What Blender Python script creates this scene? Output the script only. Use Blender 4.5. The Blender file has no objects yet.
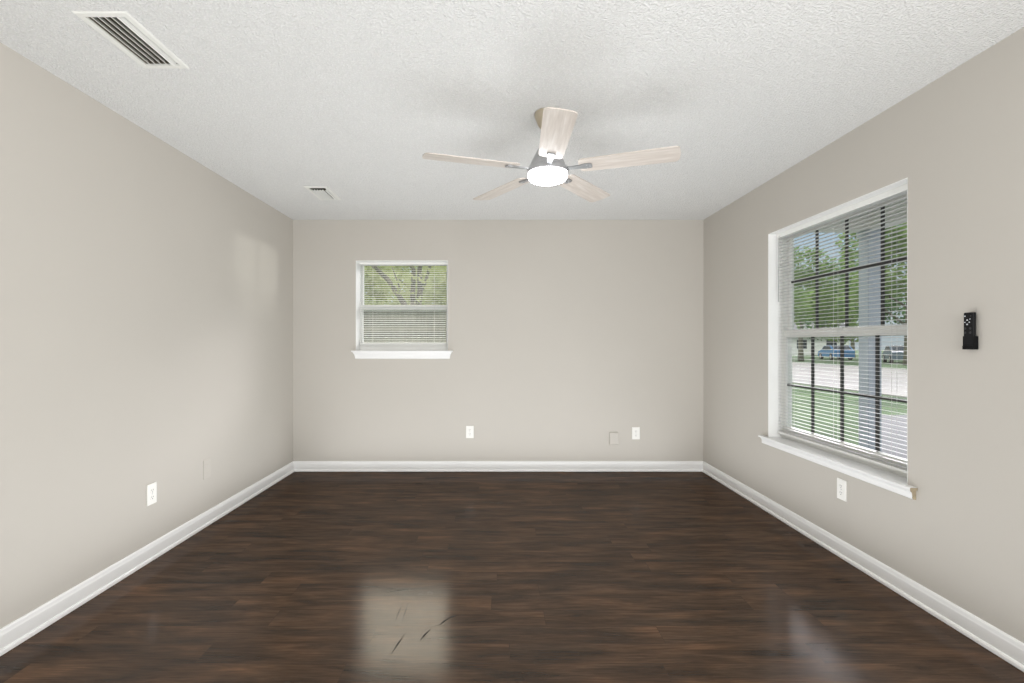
import bpy, bmesh, math, random
import numpy as np
from mathutils import Vector, Matrix

sc = bpy.context.scene
COL = sc.collection
PI = math.pi

# ---------------------------------------------------------------- camera
cam_data = bpy.data.cameras.new('camera')
cam = bpy.data.objects.new('camera', cam_data)
COL.objects.link(cam)
CAM_Z = 1.235
cam.location = (0, 0, CAM_Z)
cam.rotation_euler = (PI / 2, 0, 0)
cam_data.sensor_width = 36.0
cam_data.lens = 485.0 / 1024.0 * 36.0
cam_data.shift_x = 14.5 / 1024.0
cam_data.shift_y = 2.5 / 1024.0
cam_data.clip_start = 0.05
cam_data.clip_end = 500
sc.camera = cam

# ---------------------------------------------------------------- colour management
sc.view_settings.view_transform = 'Standard'
sc.view_settings.look = 'None'
sc.view_settings.gamma = 1.0
sc.view_settings.use_curve_mapping = False
sc.view_settings.exposure = 0.0

# ---------------------------------------------------------------- sky
world = bpy.data.worlds.new('sky')
sc.world = world
world.use_nodes = True
wn = world.node_tree
wn.nodes.clear()
w_out = wn.nodes.new('ShaderNodeOutputWorld')
w_bg = wn.nodes.new('ShaderNodeBackground')
w_tc = wn.nodes.new('ShaderNodeTexCoord')
w_sep = wn.nodes.new('ShaderNodeSeparateXYZ')
w_ramp = wn.nodes.new('ShaderNodeValToRGB')       # blue low, brighter unseen band above, shaped for the floor glare
w_noise = wn.nodes.new('ShaderNodeTexNoise')
w_noise.inputs['Scale'].default_value = 5.0
w_noise.inputs['Detail'].default_value = 5.0
w_add = wn.nodes.new('ShaderNodeMath'); w_add.operation = 'MULTIPLY_ADD'
w_add.inputs[1].default_value = 0.22
w_sub = wn.nodes.new('ShaderNodeMath'); w_sub.operation = 'SUBTRACT'; w_sub.inputs[1].default_value = 0.11
wn.links.new(w_tc.outputs['Generated'], w_sep.inputs[0])
wn.links.new(w_tc.outputs['Generated'], w_noise.inputs['Vector'])
wn.links.new(w_noise.outputs['Fac'], w_add.inputs[0])
wn.links.new(w_sep.outputs['Z'], w_add.inputs[2])
wn.links.new(w_add.outputs[0], w_sub.inputs[0])
wn.links.new(w_sub.outputs[0], w_ramp.inputs[0])
cr = w_ramp.color_ramp
cr.elements[0].position = 0.0; cr.elements[0].color = (0.22, 0.25, 0.27, 1)
cr.elements[1].position = 0.10; cr.elements[1].color = (0.26, 0.30, 0.33, 1)
e = cr.elements.new(0.24); e.color = (0.16, 0.25, 0.36, 1)
e = cr.elements.new(0.40); e.color = (1.25, 1.2, 1.12, 1)
e = cr.elements.new(0.58); e.color = (1.25, 1.2, 1.12, 1)
e = cr.elements.new(0.76); e.color = (0.45, 0.49, 0.56, 1)
w_bg.inputs['Strength'].default_value = 2.1
# two added bright sky patches, out of view, for the floor glare
w_col = w_ramp.outputs[0]
for d_, r_in, r_out, c_ in (((-0.165, 0.850, 0.500), 7.0, 15.0, (5.4, 4.8, 4.0)), ((0.495, 0.720, 0.490), 9.0, 15.5, (15.0, 14.0, 14.8))):
    dn = Vector(d_).normalized()
    w_dot = wn.nodes.new('ShaderNodeVectorMath'); w_dot.operation = 'DOT_PRODUCT'; w_dot.inputs[1].default_value = dn
    wn.links.new(w_tc.outputs['Generated'], w_dot.inputs[0])
    w_map = wn.nodes.new('ShaderNodeMapRange'); w_map.interpolation_type = 'SMOOTHSTEP'
    w_map.inputs['From Min'].default_value = math.cos(math.radians(r_out)); w_map.inputs['From Max'].default_value = math.cos(math.radians(r_in))
    wn.links.new(w_dot.outputs['Value'], w_map.inputs['Value'])
    w_mix = wn.nodes.new('ShaderNodeMix'); w_mix.data_type = 'RGBA'
    wn.links.new(w_map.outputs['Result'], w_mix.inputs[0]); wn.links.new(w_col, w_mix.inputs[6]); w_mix.inputs[7].default_value = (*c_, 1)
    w_col = w_mix.outputs[2]
wn.links.new(w_col, w_bg.inputs['Color'])
wn.links.new(w_bg.outputs[0], w_out.inputs['Surface'])

def aim(o, d):
    o.rotation_euler = Vector(d).to_track_quat('-Z', 'Y').to_euler()

sun_data = bpy.data.lights.new('sun', 'SUN')
sun_data.energy = 1.1
sun_data.angle = math.radians(2.0)
sun_data.color = (1.0, 0.95, 0.86)
sun = bpy.data.objects.new('sun', sun_data); COL.objects.link(sun)
sun.location = (-8, -6, 14)
aim(sun, (0.52, 0.38, -0.76))

def area_light(name, loc, d, sx, sy, power, colour):
    l = bpy.data.lights.new(name, 'AREA')
    l.shape = 'RECTANGLE'; l.size = sx; l.size_y = sy; l.energy = power; l.color = colour
    o = bpy.data.objects.new(name, l); COL.objects.link(o)
    o.location = loc; aim(o, d)
    return o
area_light('rear_fill', (0.75, -2.7, 1.45), (-0.4, 1, 0.0), 2.2, 2.0, 120, (0.98, 0.985, 1.0))  # added fill behind the camera; the rear wall has no window
area_light('side_fill', (1.92, 0.1, 1.45), (-1, 0.62, 0.03), 1.3, 1.5, 42, (1.0, 0.985, 0.97))  # added fill beside the camera to lift the left wall
area_light('ceiling_fill', (0.0, -0.9, 1.0), (0, 0.25, 1), 2.6, 2.0, 58, (0.94, 0.97, 1.0))  # added lamp aimed up at the ceiling, no fixture
area_light('floor_level_fill', (0.0, 2.75, 0.03), (0, 0, 1), 3.5, 3.6, 60, (0.95, 0.975, 1.0))  # added lamp at the floor to even out the ceiling, no fixture
# added spot standing in for a street glint on to the left wall
glint_data = bpy.data.lights.new('glint_stand_in', 'SPOT')
glint_data.energy = 1900; glint_data.spot_size = math.radians(4.4); glint_data.spot_blend = 0.85
glint_data.shadow_soft_size = 0.10; glint_data.color = (1.0, 0.97, 0.93)
glint = bpy.data.objects.new('glint_stand_in', glint_data); COL.objects.link(glint)
glint.location = (11.9, 1.46, 1.80)
aim(glint, (-1.985 - 11.9, 4.05 - 1.46, 1.93 - 1.80))

# ---------------------------------------------------------------- materials
def new_mat(name):
    m = bpy.data.materials.new(name)
    m.use_nodes = True
    nt = m.node_tree
    return m, nt, nt.nodes['Principled BSDF']

def noise(nt, scale, detail=3.0, rough=0.5, coord='Object', stretch=None):
    tc = nt.nodes.new('ShaderNodeTexCoord')
    n = nt.nodes.new('ShaderNodeTexNoise')
    n.inputs['Scale'].default_value = scale
    n.inputs['Detail'].default_value = detail
    n.inputs['Roughness'].default_value = rough
    if stretch:
        mp = nt.nodes.new('ShaderNodeMapping')
        mp.inputs['Scale'].default_value = stretch
        nt.links.new(tc.outputs[coord], mp.inputs[0])
        nt.links.new(mp.outputs[0], n.inputs['Vector'])
    else:
        nt.links.new(tc.outputs[coord], n.inputs['Vector'])
    return n

def ramp(nt, src, stops):
    r = nt.nodes.new('ShaderNodeValToRGB')
    el = r.color_ramp.elements
    el[0].position, el[0].color = stops[0][0], (*stops[0][1], 1)
    el[1].position, el[1].color = stops[-1][0], (*stops[-1][1], 1)
    for p, c in stops[1:-1]:
        e = el.new(p); e.color = (*c, 1)
    nt.links.new(src, r.inputs[0])
    return r

def bump(nt, b, src, strength, dist):
    bp = nt.nodes.new('ShaderNodeBump')
    bp.inputs['Strength'].default_value = strength
    bp.inputs['Distance'].default_value = dist
    nt.links.new(src, bp.inputs['Height'])
    nt.links.new(bp.outputs[0], b.inputs['Normal'])
    return bp

def simple(name, c, rough=0.5, metal=0.0, spec=0.5, var=0.04, vscale=6.0, bmp=None):
    """a painted, plastic or metal surface with slight procedural tone variation"""
    m, nt, b = new_mat(name)
    n = noise(nt, vscale, 3)
    lo = tuple(max(0, x * (1 - var)) for x in c); hi = tuple(min(1, x * (1 + var)) for x in c)
    r = ramp(nt, n.outputs['Fac'], [(0.3, lo), (0.7, hi)])
    nt.links.new(r.outputs[0], b.inputs['Base Color'])
    b.inputs['Roughness'].default_value = rough
    b.inputs['Metallic'].default_value = metal
    b.inputs['Specular IOR Level'].default_value = spec
    if bmp:
        n2 = noise(nt, bmp[0], 2)
        bump(nt, b, n2.outputs['Fac'], bmp[1], bmp[2])
    return m

WALL_C = (0.522, 0.494, 0.447)
M = {}
M['wall'] = simple('beige_wall_paint', WALL_C, 0.62, spec=0.3, var=0.012, vscale=1.2, bmp=(170, 0.12, 0.002))
M['wall_painted_plastic'] = simple('beige_painted_plastic', tuple(x * 1.02 for x in WALL_C), 0.5, spec=0.35, var=0.01)
M['trim'] = simple('white_trim_paint', (0.83, 0.83, 0.82), 0.35, spec=0.4, var=0.015, vscale=3)
M['baseboard'] = simple('bright_white_trim_paint', (0.89, 0.89, 0.88), 0.35, spec=0.4, var=0.01, vscale=3)
M['trim_raw'] = simple('cut_end_wood', (0.33, 0.275, 0.185), 0.7, var=0.15, vscale=60)
M['jamb'] = simple('white_jamb_paint', (0.87, 0.87, 0.85), 0.45, var=0.015)
M['vinyl'] = simple('white_vinyl', (0.82, 0.82, 0.79), 0.35, var=0.01)
M['slat'] = simple('white_blind_slat', (0.60, 0.61, 0.59), 0.4, var=0.01)
M['grille'] = simple('backlit_window_grille', (0.035, 0.035, 0.033), 0.5, var=0.1)  # near-black stands in for the bars being backlit
M['cord'] = simple('blind_cord', (0.7, 0.7, 0.68), 0.7)
M['wand'] = simple('clear_grey_plastic_wand', (0.42, 0.42, 0.41), 0.2)
M['plate'] = simple('white_outlet_plastic', (0.84, 0.83, 0.79), 0.3, var=0.01)
M['slot'] = simple('dark_outlet_slot', (0.12, 0.115, 0.11), 0.7)
M['register'] = simple('white_register_enamel', (0.75, 0.75, 0.71), 0.4, var=0.015)
M['duct'] = simple('dull_duct_metal', (0.15, 0.13, 0.10), 0.7, var=0.15)
M['nickel'] = simple('brushed_nickel', (0.50, 0.50, 0.51), 0.32, metal=0.85, var=0.05, vscale=20)
M['nickel_dark'] = simple('dark_bracket_metal', (0.34, 0.35, 0.36), 0.35, metal=0.8, var=0.05)  # darker grey metal of the downrod and blade irons
M['canopy'] = simple('warm_nickel_canopy', (0.50, 0.44, 0.34), 0.28, metal=0.7, var=0.05)
M['remote_black'] = simple('black_remote_plastic', (0.006, 0.006, 0.007), 0.5, spec=0.2)
M['holder_black'] = simple('black_cradle_plastic', (0.004, 0.004, 0.0045), 0.45, spec=0.15)
M['button_grey'] = simple('dark_button_rubber', (0.022, 0.022, 0.025), 0.5)
M['button_light'] = simple('pale_button_print', (0.62, 0.64, 0.68), 0.5)
M['scratch'] = simple('dark_scratch', (0.012, 0.010, 0.009), 0.8)

# ceiling: sprayed knock-down texture
m, nt, b = new_mat('textured_ceiling_paint')
tc = nt.nodes.new('ShaderNodeTexCoord')
v = nt.nodes.new('ShaderNodeTexVoronoi'); v.inputs['Scale'].default_value = 120; v.feature = 'SMOOTH_F1'
v.inputs['Smoothness'].default_value = 0.6
nz = noise(nt, 120, 3, 0.55)
nt.links.new(tc.outputs['Object'], v.inputs['Vector'])
mx = nt.nodes.new('ShaderNodeMath'); mx.operation = 'SUBTRACT'
nt.links.new(nz.outputs['Fac'], mx.inputs[0]); nt.links.new(v.outputs['Distance'], mx.inputs[1])
bump(nt, b, mx.outputs[0], 0.75, 0.008)
r = ramp(nt, mx.outputs[0], [(0.0, (0.70, 0.70, 0.685)), (0.35, (0.78, 0.78, 0.765))])  # hollows darker: the texture's small shadows put into the colour
nt.links.new(r.outputs[0], b.inputs['Base Color'])
b.inputs['Roughness'].default_value = 0.9
b.inputs['Specular IOR Level'].default_value = 0.15
M['ceiling'] = m

# floor: dark hand-scraped laminate, planks running left-right
m = bpy.data.materials.new('dark_laminate_planks'); m.use_nodes = True
nt = m.node_tree; nt.nodes.clear()
out = nt.nodes.new('ShaderNodeOutputMaterial')
tc = nt.nodes.new('ShaderNodeTexCoord')
br = nt.nodes.new('ShaderNodeTexBrick')
br.inputs['Scale'].default_value = 1.0
br.inputs['Brick Width'].default_value = 1.22
br.inputs['Row Height'].default_value = 0.125
br.inputs['Mortar Size'].default_value = 0.0011
br.inputs['Mortar Smooth'].default_value = 0.3
br.inputs['Bias'].default_value = 0.0
br.inputs['Color1'].default_value = (0, 0, 0, 1)
br.inputs['Color2'].default_value = (1, 1, 1, 1)
br.inputs['Mortar'].default_value = (0.5, 0.5, 0.5, 1)
br.offset = 0.0
sx = nt.nodes.new('ShaderNodeSeparateXYZ'); nt.links.new(tc.outputs['Object'], sx.inputs[0])
rw = nt.nodes.new('ShaderNodeMath'); rw.operation = 'DIVIDE'; rw.inputs[1].default_value = 0.125; nt.links.new(sx.outputs['Y'], rw.inputs[0])
fl = nt.nodes.new('ShaderNodeMath'); fl.operation = 'FLOOR'; nt.links.new(rw.outputs[0], fl.inputs[0])
wnz = nt.nodes.new('ShaderNodeTexWhiteNoise'); wnz.noise_dimensions = '1D'; nt.links.new(fl.outputs[0], wnz.inputs['W'])
xs = nt.nodes.new('ShaderNodeMath'); xs.operation = 'MULTIPLY_ADD'; xs.inputs[1].default_value = 1.22
nt.links.new(wnz.outputs['Value'], xs.inputs[0]); nt.links.new(sx.outputs['X'], xs.inputs[2])
cb = nt.nodes.new('ShaderNodeCombineXYZ'); nt.links.new(xs.outputs[0], cb.inputs['X']); nt.links.new(sx.outputs['Y'], cb.inputs['Y'])
nt.links.new(cb.outputs[0], br.inputs['Vector'])
# shift the grain by each plank's own tone so that grain does not run across joints
shift = nt.nodes.new('ShaderNodeVectorMath'); shift.operation = 'MULTIPLY_ADD'
shift.inputs[1].default_value = (7.0, 13.0, 5.0)
nt.links.new(br.outputs['Color'], shift.inputs[0]); nt.links.new(tc.outputs['Object'], shift.inputs[2])
def grain(sx, sy, scale, det, rough, dist=0.0):
    mp = nt.nodes.new('ShaderNodeMapping'); mp.inputs['Scale'].default_value = (sx, sy, 1)
    n = nt.nodes.new('ShaderNodeTexNoise'); n.inputs['Scale'].default_value = scale
    n.inputs['Detail'].default_value = det; n.inputs['Roughness'].default_value = rough
    n.inputs['Distortion'].default_value = dist
    nt.links.new(shift.outputs[0], mp.inputs[0]); nt.links.new(mp.outputs[0], n.inputs['Vector'])
    return n
g1 = grain(1.0, 6.0, 2.2, 6, 0.62, 0.5)
g2 = grain(2.5, 55.0, 3.0, 4, 0.6)
g3 = grain(1.6, 6.0, 1.3, 3, 0.5, 0.8)
c1 = ramp(nt, g1.outputs['Fac'], [(0.30, (0.034, 0.0200, 0.0118)), (0.47, (0.061, 0.0358, 0.0210)), (0.60, (0.092, 0.053, 0.030)), (0.78, (0.140, 0.077, 0.042))])
c2 = ramp(nt, g2.outputs['Fac'], [(0.30, (0.60, 0.58, 0.56)), (0.70, (1.28, 1.28, 1.28))])
mul = nt.nodes.new('ShaderNodeMix'); mul.data_type = 'RGBA'; mul.blend_type = 'MULTIPLY'; mul.inputs[0].default_value = 1
nt.links.new(c1.outputs[0], mul.inputs[6]); nt.links.new(c2.outputs[0], mul.inputs[7])
tone = ramp(nt, br.outputs['Color'], [(0.0, (0.90, 0.90, 0.91)), (1.0, (1.09, 1.08, 1.06))])
mul2 = nt.nodes.new('ShaderNodeMix'); mul2.data_type = 'RGBA'; mul2.blend_type = 'MULTIPLY'; mul2.inputs[0].default_value = 1
nt.links.new(mul.outputs[2], mul2.inputs[6]); nt.links.new(tone.outputs[0], mul2.inputs[7])
c3 = ramp(nt, g3.outputs['Fac'], [(0.35, (0.74, 0.77, 0.82)), (0.65, (1.20, 1.12, 1.04))])
mul3 = nt.nodes.new('ShaderNodeMix'); mul3.data_type = 'RGBA'; mul3.blend_type = 'MULTIPLY'; mul3.inputs[0].default_value = 1
nt.links.new(mul2.outputs[2], mul3.inputs[6]); nt.links.new(c3.outputs[0], mul3.inputs[7])
jm = nt.nodes.new('ShaderNodeMix'); jm.data_type = 'RGBA'
jm.inputs[7].default_value = (0.016, 0.011, 0.009, 1)
jf = nt.nodes.new('ShaderNodeMath'); jf.operation = 'MULTIPLY'; jf.inputs[1].default_value = 0.4
nt.links.new(br.outputs['Fac'], jf.inputs[0]); nt.links.new(jf.outputs[0], jm.inputs[0])
nt.links.new(mul3.outputs[2], jm.inputs[6])
bp = nt.nodes.new('ShaderNodeBump'); bp.inputs['Strength'].default_value = 0.10; bp.inputs['Distance'].default_value = 0.002
nt.links.new(g2.outputs['Fac'], bp.inputs['Height'])
dif = nt.nodes.new('ShaderNodeBsdfDiffuse')
glo = nt.nodes.new('ShaderNodeBsdfGlossy')
glo.inputs['Color'].default_value = (1, 1, 1, 1)
gr = ramp(nt, g1.outputs['Fac'], [(0.3, (0.12, 0.12, 0.12)), (0.7, (0.18, 0.18, 0.18))])
nt.links.new(gr.outputs[0], glo.inputs['Roughness'])
nt.links.new(jm.outputs[2], dif.inputs['Color'])
nt.links.new(bp.outputs[0], dif.inputs['Normal']); nt.links.new(bp.outputs[0], glo.inputs['Normal'])
ms = nt.nodes.new('ShaderNodeMixShader'); ms.inputs[0].default_value = 0.058
nt.links.new(dif.outputs[0], ms.inputs[1]); nt.links.new(glo.outputs[0], ms.inputs[2])
nt.links.new(ms.outputs[0], out.inputs['Surface'])
M['floor'] = m

# window glass: clear, with a faint reflection
m = bpy.data.materials.new('window_glass'); m.use_nodes = True
nt = m.node_tree; nt.nodes.clear()
out = nt.nodes.new('ShaderNodeOutputMaterial')
tr = nt.nodes.new('ShaderNodeBsdfTransparent'); tr.inputs[0].default_value = (0.94, 0.96, 0.95, 1)
gl = nt.nodes.new('ShaderNodeBsdfGlossy'); gl.inputs['Roughness'].default_value = 0.01
ms = nt.nodes.new('ShaderNodeMixShader'); ms.inputs[0].default_value = 0.05
nt.links.new(tr.outputs[0], ms.inputs[1]); nt.links.new(gl.outputs[0], ms.inputs[2]); nt.links.new(ms.outputs[0], out.inputs['Surface'])
M['glass'] = m

# fan light diffuser: lit
m, nt, b = new_mat('lit_frosted_diffuser')
b.inputs['Base Color'].default_value = (0.9, 0.9, 0.9, 1)
b.inputs['Emission Color'].default_value = (0.97, 0.985, 1.0, 1)
b.inputs['Emission Strength'].default_value = 12.0
M['lens'] = m

# fan blades: washed pale oak
m, nt, b = new_mat('washed_oak_blade')
n = noise(nt, 4, 5, 0.6, stretch=(1.0, 14.0, 1.0))
r = ramp(nt, n.outputs['Fac'], [(0.30, (0.48, 0.425, 0.375)), (0.55, (0.60, 0.545, 0.49)), (0.75, (0.70, 0.66, 0.62))])
nt.links.new(r.outputs[0], b.inputs['Base Color'])
b.inputs['Roughness'].default_value = 0.30
M['blade'] = m

# outdoors
def leaf_mat(name, c1, c2, c3):
    m = bpy.data.materials.new(name); m.use_nodes = True
    nt = m.node_tree; nt.nodes.clear()
    out = nt.nodes.new('ShaderNodeOutputMaterial')
    n = noise(nt, 0.9, 3)
    r = ramp(nt, n.outputs['Fac'], [(0.3, c1), (0.5, c2), (0.7, c3)])
    d = nt.nodes.new('ShaderNodeBsdfDiffuse'); t = nt.nodes.new('ShaderNodeBsdfTranslucent')
    ms = nt.nodes.new('ShaderNodeMixShader'); ms.inputs[0].default_value = 0.45
    nt.links.new(r.outputs[0], d.inputs[0]); nt.links.new(r.outputs[0], t.inputs[0])
    nt.links.new(d.outputs[0], ms.inputs[1]); nt.links.new(t.outputs[0], ms.inputs[2]); nt.links.new(ms.outputs[0], out.inputs['Surface'])
    return m
M['leaf_light'] = leaf_mat('yellow_green_leaves', (0.26, 0.30, 0.11), (0.37, 0.42, 0.19), (0.48, 0.52, 0.27))
M['leaf_mid'] = leaf_mat('mid_green_leaves', (0.11, 0.19, 0.06), (0.19, 0.29, 0.10), (0.29, 0.40, 0.15))
M['leaf_dark'] = leaf_mat('deep_green_leaves', (0.06, 0.13, 0.045), (0.10, 0.20, 0.07), (0.19, 0.30, 0.12))
M['bark'] = simple('grey_bark', (0.125, 0.12, 0.085), 0.9, var=0.3, vscale=9)
m, nt, b = new_mat('lawn_grass')
n = noise(nt, 1.4, 6, 0.7)
r = ramp(nt, n.outputs['Fac'], [(0.3, (0.060, 0.095, 0.055)), (0.52, (0.095, 0.15, 0.075)), (0.72, (0.155, 0.22, 0.105))])
nt.links.new(r.outputs[0], b.inputs['Base Color']); b.inputs['Roughness'].default_value = 0.95; b.inputs['Specular IOR Level'].default_value = 0.1
M['lawn'] = m
M['street'] = simple('pale_street_concrete', (0.38, 0.36, 0.36), 0.9, var=0.12, vscale=0.9, spec=0.2)
M['walk'] = simple('grey_walk_concrete', (0.20, 0.197, 0.215), 0.9, var=0.12, vscale=2.5, spec=0.2)
M['porch_white'] = simple('white_porch_paint', (0.80, 0.80, 0.77), 0.5, var=0.02)
M['post'] = simple('shaded_post_blue_grey', (0.44, 0.50, 0.58), 0.5, var=0.03)  # porch shade on a white post, put into its colour
m, nt, b = new_mat('weathered_fence_boards')
n = noise(nt, 3, 5, 0.6, stretch=(9, 9, 0.8))
r = ramp(nt, n.outputs['Fac'], [(0.3, (0.17, 0.175, 0.145)), (0.7, (0.28, 0.285, 0.245))])
nt.links.new(r.outputs[0], b.inputs['Base Color']); b.inputs['Roughness'].default_value = 0.9
M['fence'] = m
M['car_blue'] = simple('blue_car_paint', (0.10, 0.27, 0.55), 0.25, var=0.03)
M['car_grey'] = simple('slate_car_paint', (0.14, 0.19, 0.25), 0.25, var=0.03)
M['car_glass'] = simple('dark_car_glass', (0.03, 0.04, 0.05), 0.1)
M['tyre'] = simple('black_tyre_rubber', (0.015, 0.015, 0.015), 0.8)
M['hub'] = simple('silver_wheel_rim', (0.5, 0.5, 0.5), 0.35, metal=0.6)
M['siding'] = simple('white_house_siding', (0.75, 0.75, 0.74), 0.7, var=0.03)
M['shingle'] = simple('grey_roof_shingle', (0.20, 0.20, 0.21), 0.9, var=0.2, vscale=4)
M['exterior'] = simple('tan_house_cladding', (0.50, 0.46, 0.40), 0.8, var=0.05)

# ---------------------------------------------------------------- object helpers
def link(name, me, mat, parent=None, smooth=False):
    for mm in (mat if isinstance(mat, (list, tuple)) else [mat]):
        me.materials.append(mm)
    o = bpy.data.objects.new(name, me)
    COL.objects.link(o)
    if parent is not None:
        o.parent = parent
    if smooth:
        for p in me.polygons: p.use_smooth = True
    return o

def obj(name, bm, mat, parent=None, smooth=False, angle=None):
    bmesh.ops.recalc_face_normals(bm, faces=bm.faces[:])
    me = bpy.data.meshes.new(name)
    bm.to_mesh(me); bm.free()
    o = link(name, me, mat, parent, smooth)
    if smooth and angle is not None:
        try: me.set_sharp_from_angle(angle=math.radians(angle))
        except Exception: pass
    return o

def thing(name, label, cat, loc=(0, 0, 0), rot=(0, 0, 0), group=None):
    o = bpy.data.objects.new(name, None)
    o.empty_display_size = 0.1
    COL.objects.link(o)
    o.location = loc; o.rotation_euler = rot
    o['label'] = label; o['category'] = cat
    if group: o['group'] = group
    return o

def tag(o, label, cat, group=None):
    o['label'] = label; o['category'] = cat
    if group: o['group'] = group
    return o

def struct(name, bm, mat, parent=None, smooth=False, angle=None):
    o = obj(name, bm, mat, parent, smooth, angle)
    if parent is None: o['kind'] = 'structure'
    return o

def box(bm, x0, y0, z0, x1, y1, z1, bev=0.0, mi=0):
    mtx = Matrix.Translation(((x0 + x1) / 2, (y0 + y1) / 2, (z0 + z1) / 2)) @ Matrix.Diagonal((abs(x1 - x0), abs(y1 - y0), abs(z1 - z0), 1))
    r = bmesh.ops.create_cube(bm, size=1.0, matrix=mtx)
    vs = r['verts']
    fs = list({f for v_ in vs for f in v_.link_faces})
    for f in fs: f.material_index = mi
    if bev > 0:
        es = list({e_ for v_ in vs for e_ in v_.link_edges})
        bmesh.ops.bevel(bm, geom=es, offset=bev, segments=2, affect='EDGES', profile=0.6)

def prism(bm, pts, axis, a, b_, bev=0.0, mi=0):
    """extrude a closed 2-D outline along an axis from a to b_;  pts are the other two coordinates in xyz order"""
    def P(p, t):
        if axis == 'x': return (t, p[0], p[1])
        if axis == 'y': return (p[0], t, p[1])
        return (p[0], p[1], t)
    A = [bm.verts.new(P(p, a)) for p in pts]; B = [bm.verts.new(P(p, b_)) for p in pts]
    n = len(pts); fs = [bm.faces.new(A[::-1]), bm.faces.new(B)]
    for i in range(n):
        fs.append(bm.faces.new((A[i], A[(i + 1) % n], B[(i + 1) % n], B[i])))
    for f in fs: f.material_index = mi
    if bev > 0:
        es = list({e_ for f in fs for e_ in f.edges})
        bmesh.ops.bevel(bm, geom=es, offset=bev, segments=2, affect='EDGES', profile=0.6)

def lathe(bm, prof, c=(0, 0, 0), n=40, caps=True):
    """revolve (radius, z) pairs about the vertical axis"""
    rings = []
    for r_, z in prof:
        if r_ < 1e-6:
            rings.append([bm.verts.new((c[0], c[1], c[2] + z))])
        else:
            rings.append([bm.verts.new((c[0] + r_ * math.cos(2 * PI * k / n), c[1] + r_ * math.sin(2 * PI * k / n), c[2] + z)) for k in range(n)])
    for A, B in zip(rings, rings[1:]):
        for k in range(n):
            k2 = (k + 1) % n
            if len(A) == 1 and len(B) == 1: continue
            if len(A) == 1: bm.faces.new((A[0], B[k2], B[k]))
            elif len(B) == 1: bm.faces.new((A[k], A[k2], B[0]))
            else: bm.faces.new((A[k], A[k2], B[k2], B[k]))
    if caps:
        for R in (rings[0], rings[-1]):
            if len(R) > 2: bm.faces.new(R)

def tube(bm, pts, radii, n=8):
    """a tapering round bar through points"""
    rings = []
    for i, p in enumerate(pts):
        p = Vector(p)
        d = (Vector(pts[min(i + 1, len(pts) - 1)]) - Vector(pts[max(i - 1, 0)])).normalized()
        u = d.orthogonal().normalized() if i == 0 else (u - d * u.dot(d)).normalized()
        w = d.cross(u)
        r_ = radii[i] if isinstance(radii, (list, tuple)) else radii
        rings.append([bm.verts.new(p + (u * math.cos(2 * PI * k / n) + w * math.sin(2 * PI * k / n)) * r_) for k in range(n)])
    for A, B in zip(rings, rings[1:]):
        for k in range(n): bm.faces.new((A[k], A[(k + 1) % n], B[(k + 1) % n], B[k]))
    bm.faces.new(rings[0][::-1]); bm.faces.new(rings[-1])

def slab(us, vs, holes, to3, t0, t1):
    """a solid slab spanned by u and v with rectangular through-holes;  to3(u, v, t) places a point"""
    U = sorted(set([us[0], us[1]] + [h[0] for h in holes] + [h[1] for h in holes]))
    V = sorted(set([vs[0], vs[1]] + [h[2] for h in holes] + [h[3] for h in holes]))
    def solid(i, j):
        if i < 0 or j < 0 or i >= len(U) - 1 or j >= len(V) - 1: return False
        cu, cv = (U[i] + U[i + 1]) / 2, (V[j] + V[j + 1]) / 2
        return not any(h[0] < cu < h[1] and h[2] < cv < h[3] for h in holes)
    bm = bmesh.new(); cache = {}
    def vx(i, j, k):
        if (i, j, k) not in cache: cache[(i, j, k)] = bm.verts.new(to3(U[i], V[j], (t0, t1)[k]))
        return cache[(i, j, k)]
    for i in range(len(U) - 1):
        for j in range(len(V) - 1):
            if not solid(i, j): continue
            for k in (0, 1): bm.faces.new((vx(i, j, k), vx(i + 1, j, k), vx(i + 1, j + 1, k), vx(i, j + 1, k)))
            for (di, dj, a, c) in ((-1, 0, (0, 0), (0, 1)), (1, 0, (1, 0), (1, 1)), (0, -1, (0, 0), (1, 0)), (0, 1, (0, 1), (1, 1))):
                if not solid(i + di, j + dj):
                    bm.faces.new((vx(i + a[0], j + a[1], 0), vx(i + c[0], j + c[1], 0), vx(i + c[0], j + c[1], 1), vx(i + a[0], j + a[1], 1)))
    return bm

# ---------------------------------------------------------------- room shell
XL, XR, YB, YR, ZC = -1.985, 2.0, 4.709, -3.0, 2.44
WT = 0.20
W1 = dict(y0=2.365, y1=3.585, z0=0.536, z1=2.048)          # opening in the right wall
W2 = dict(x0=-1.376, x1=-0.481, z0=1.157, z1=2.045)       # opening in the back wall
V1 = (-1.541, -1.343, 1.755, 2.118)                        # ceiling register by the left wall
V2 = (-1.482, -1.302, 3.708, 4.055)
INSET = 0.024
def hole(v): return (v[0] + INSET, v[1] - INSET, v[2] + INSET, v[3] - INSET)

bm = bmesh.new(); box(bm, XL - WT, YR - WT, -0.12, XR + WT, YB + WT + 0.02, 0.0)
floor = struct('floor', bm, M['floor'])
struct('ceiling', slab((XL - WT, XR + WT), (YR - WT, YB + 0.22), [hole(V1), hole(V2)], lambda u, v_, t: (u, v_, t), ZC, ZC + 0.12), M['ceiling'])
bm = bmesh.new(); box(bm, XL - WT, YR - WT, 0.0, XL, YB + 0.22, ZC)
struct('wall_left', bm, M['wall'])
bm = slab((YR - WT, YB + 0.22), (0.0, ZC), [(W1['y0'], W1['y1'], W1['z0'], W1['z1'])], lambda u, v_, t: (t, u, v_), XR, XR + 0.162)
struct('wall_right', bm, M['wall'])
bm = slab((XL, XR), (0.0, ZC), [(W2['x0'], W2['x1'], W2['z0'], W2['z1'])], lambda u, v_, t: (u, t, v_), YB, YB + 0.195)
struct('wall_back', bm, M['wall'])
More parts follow.
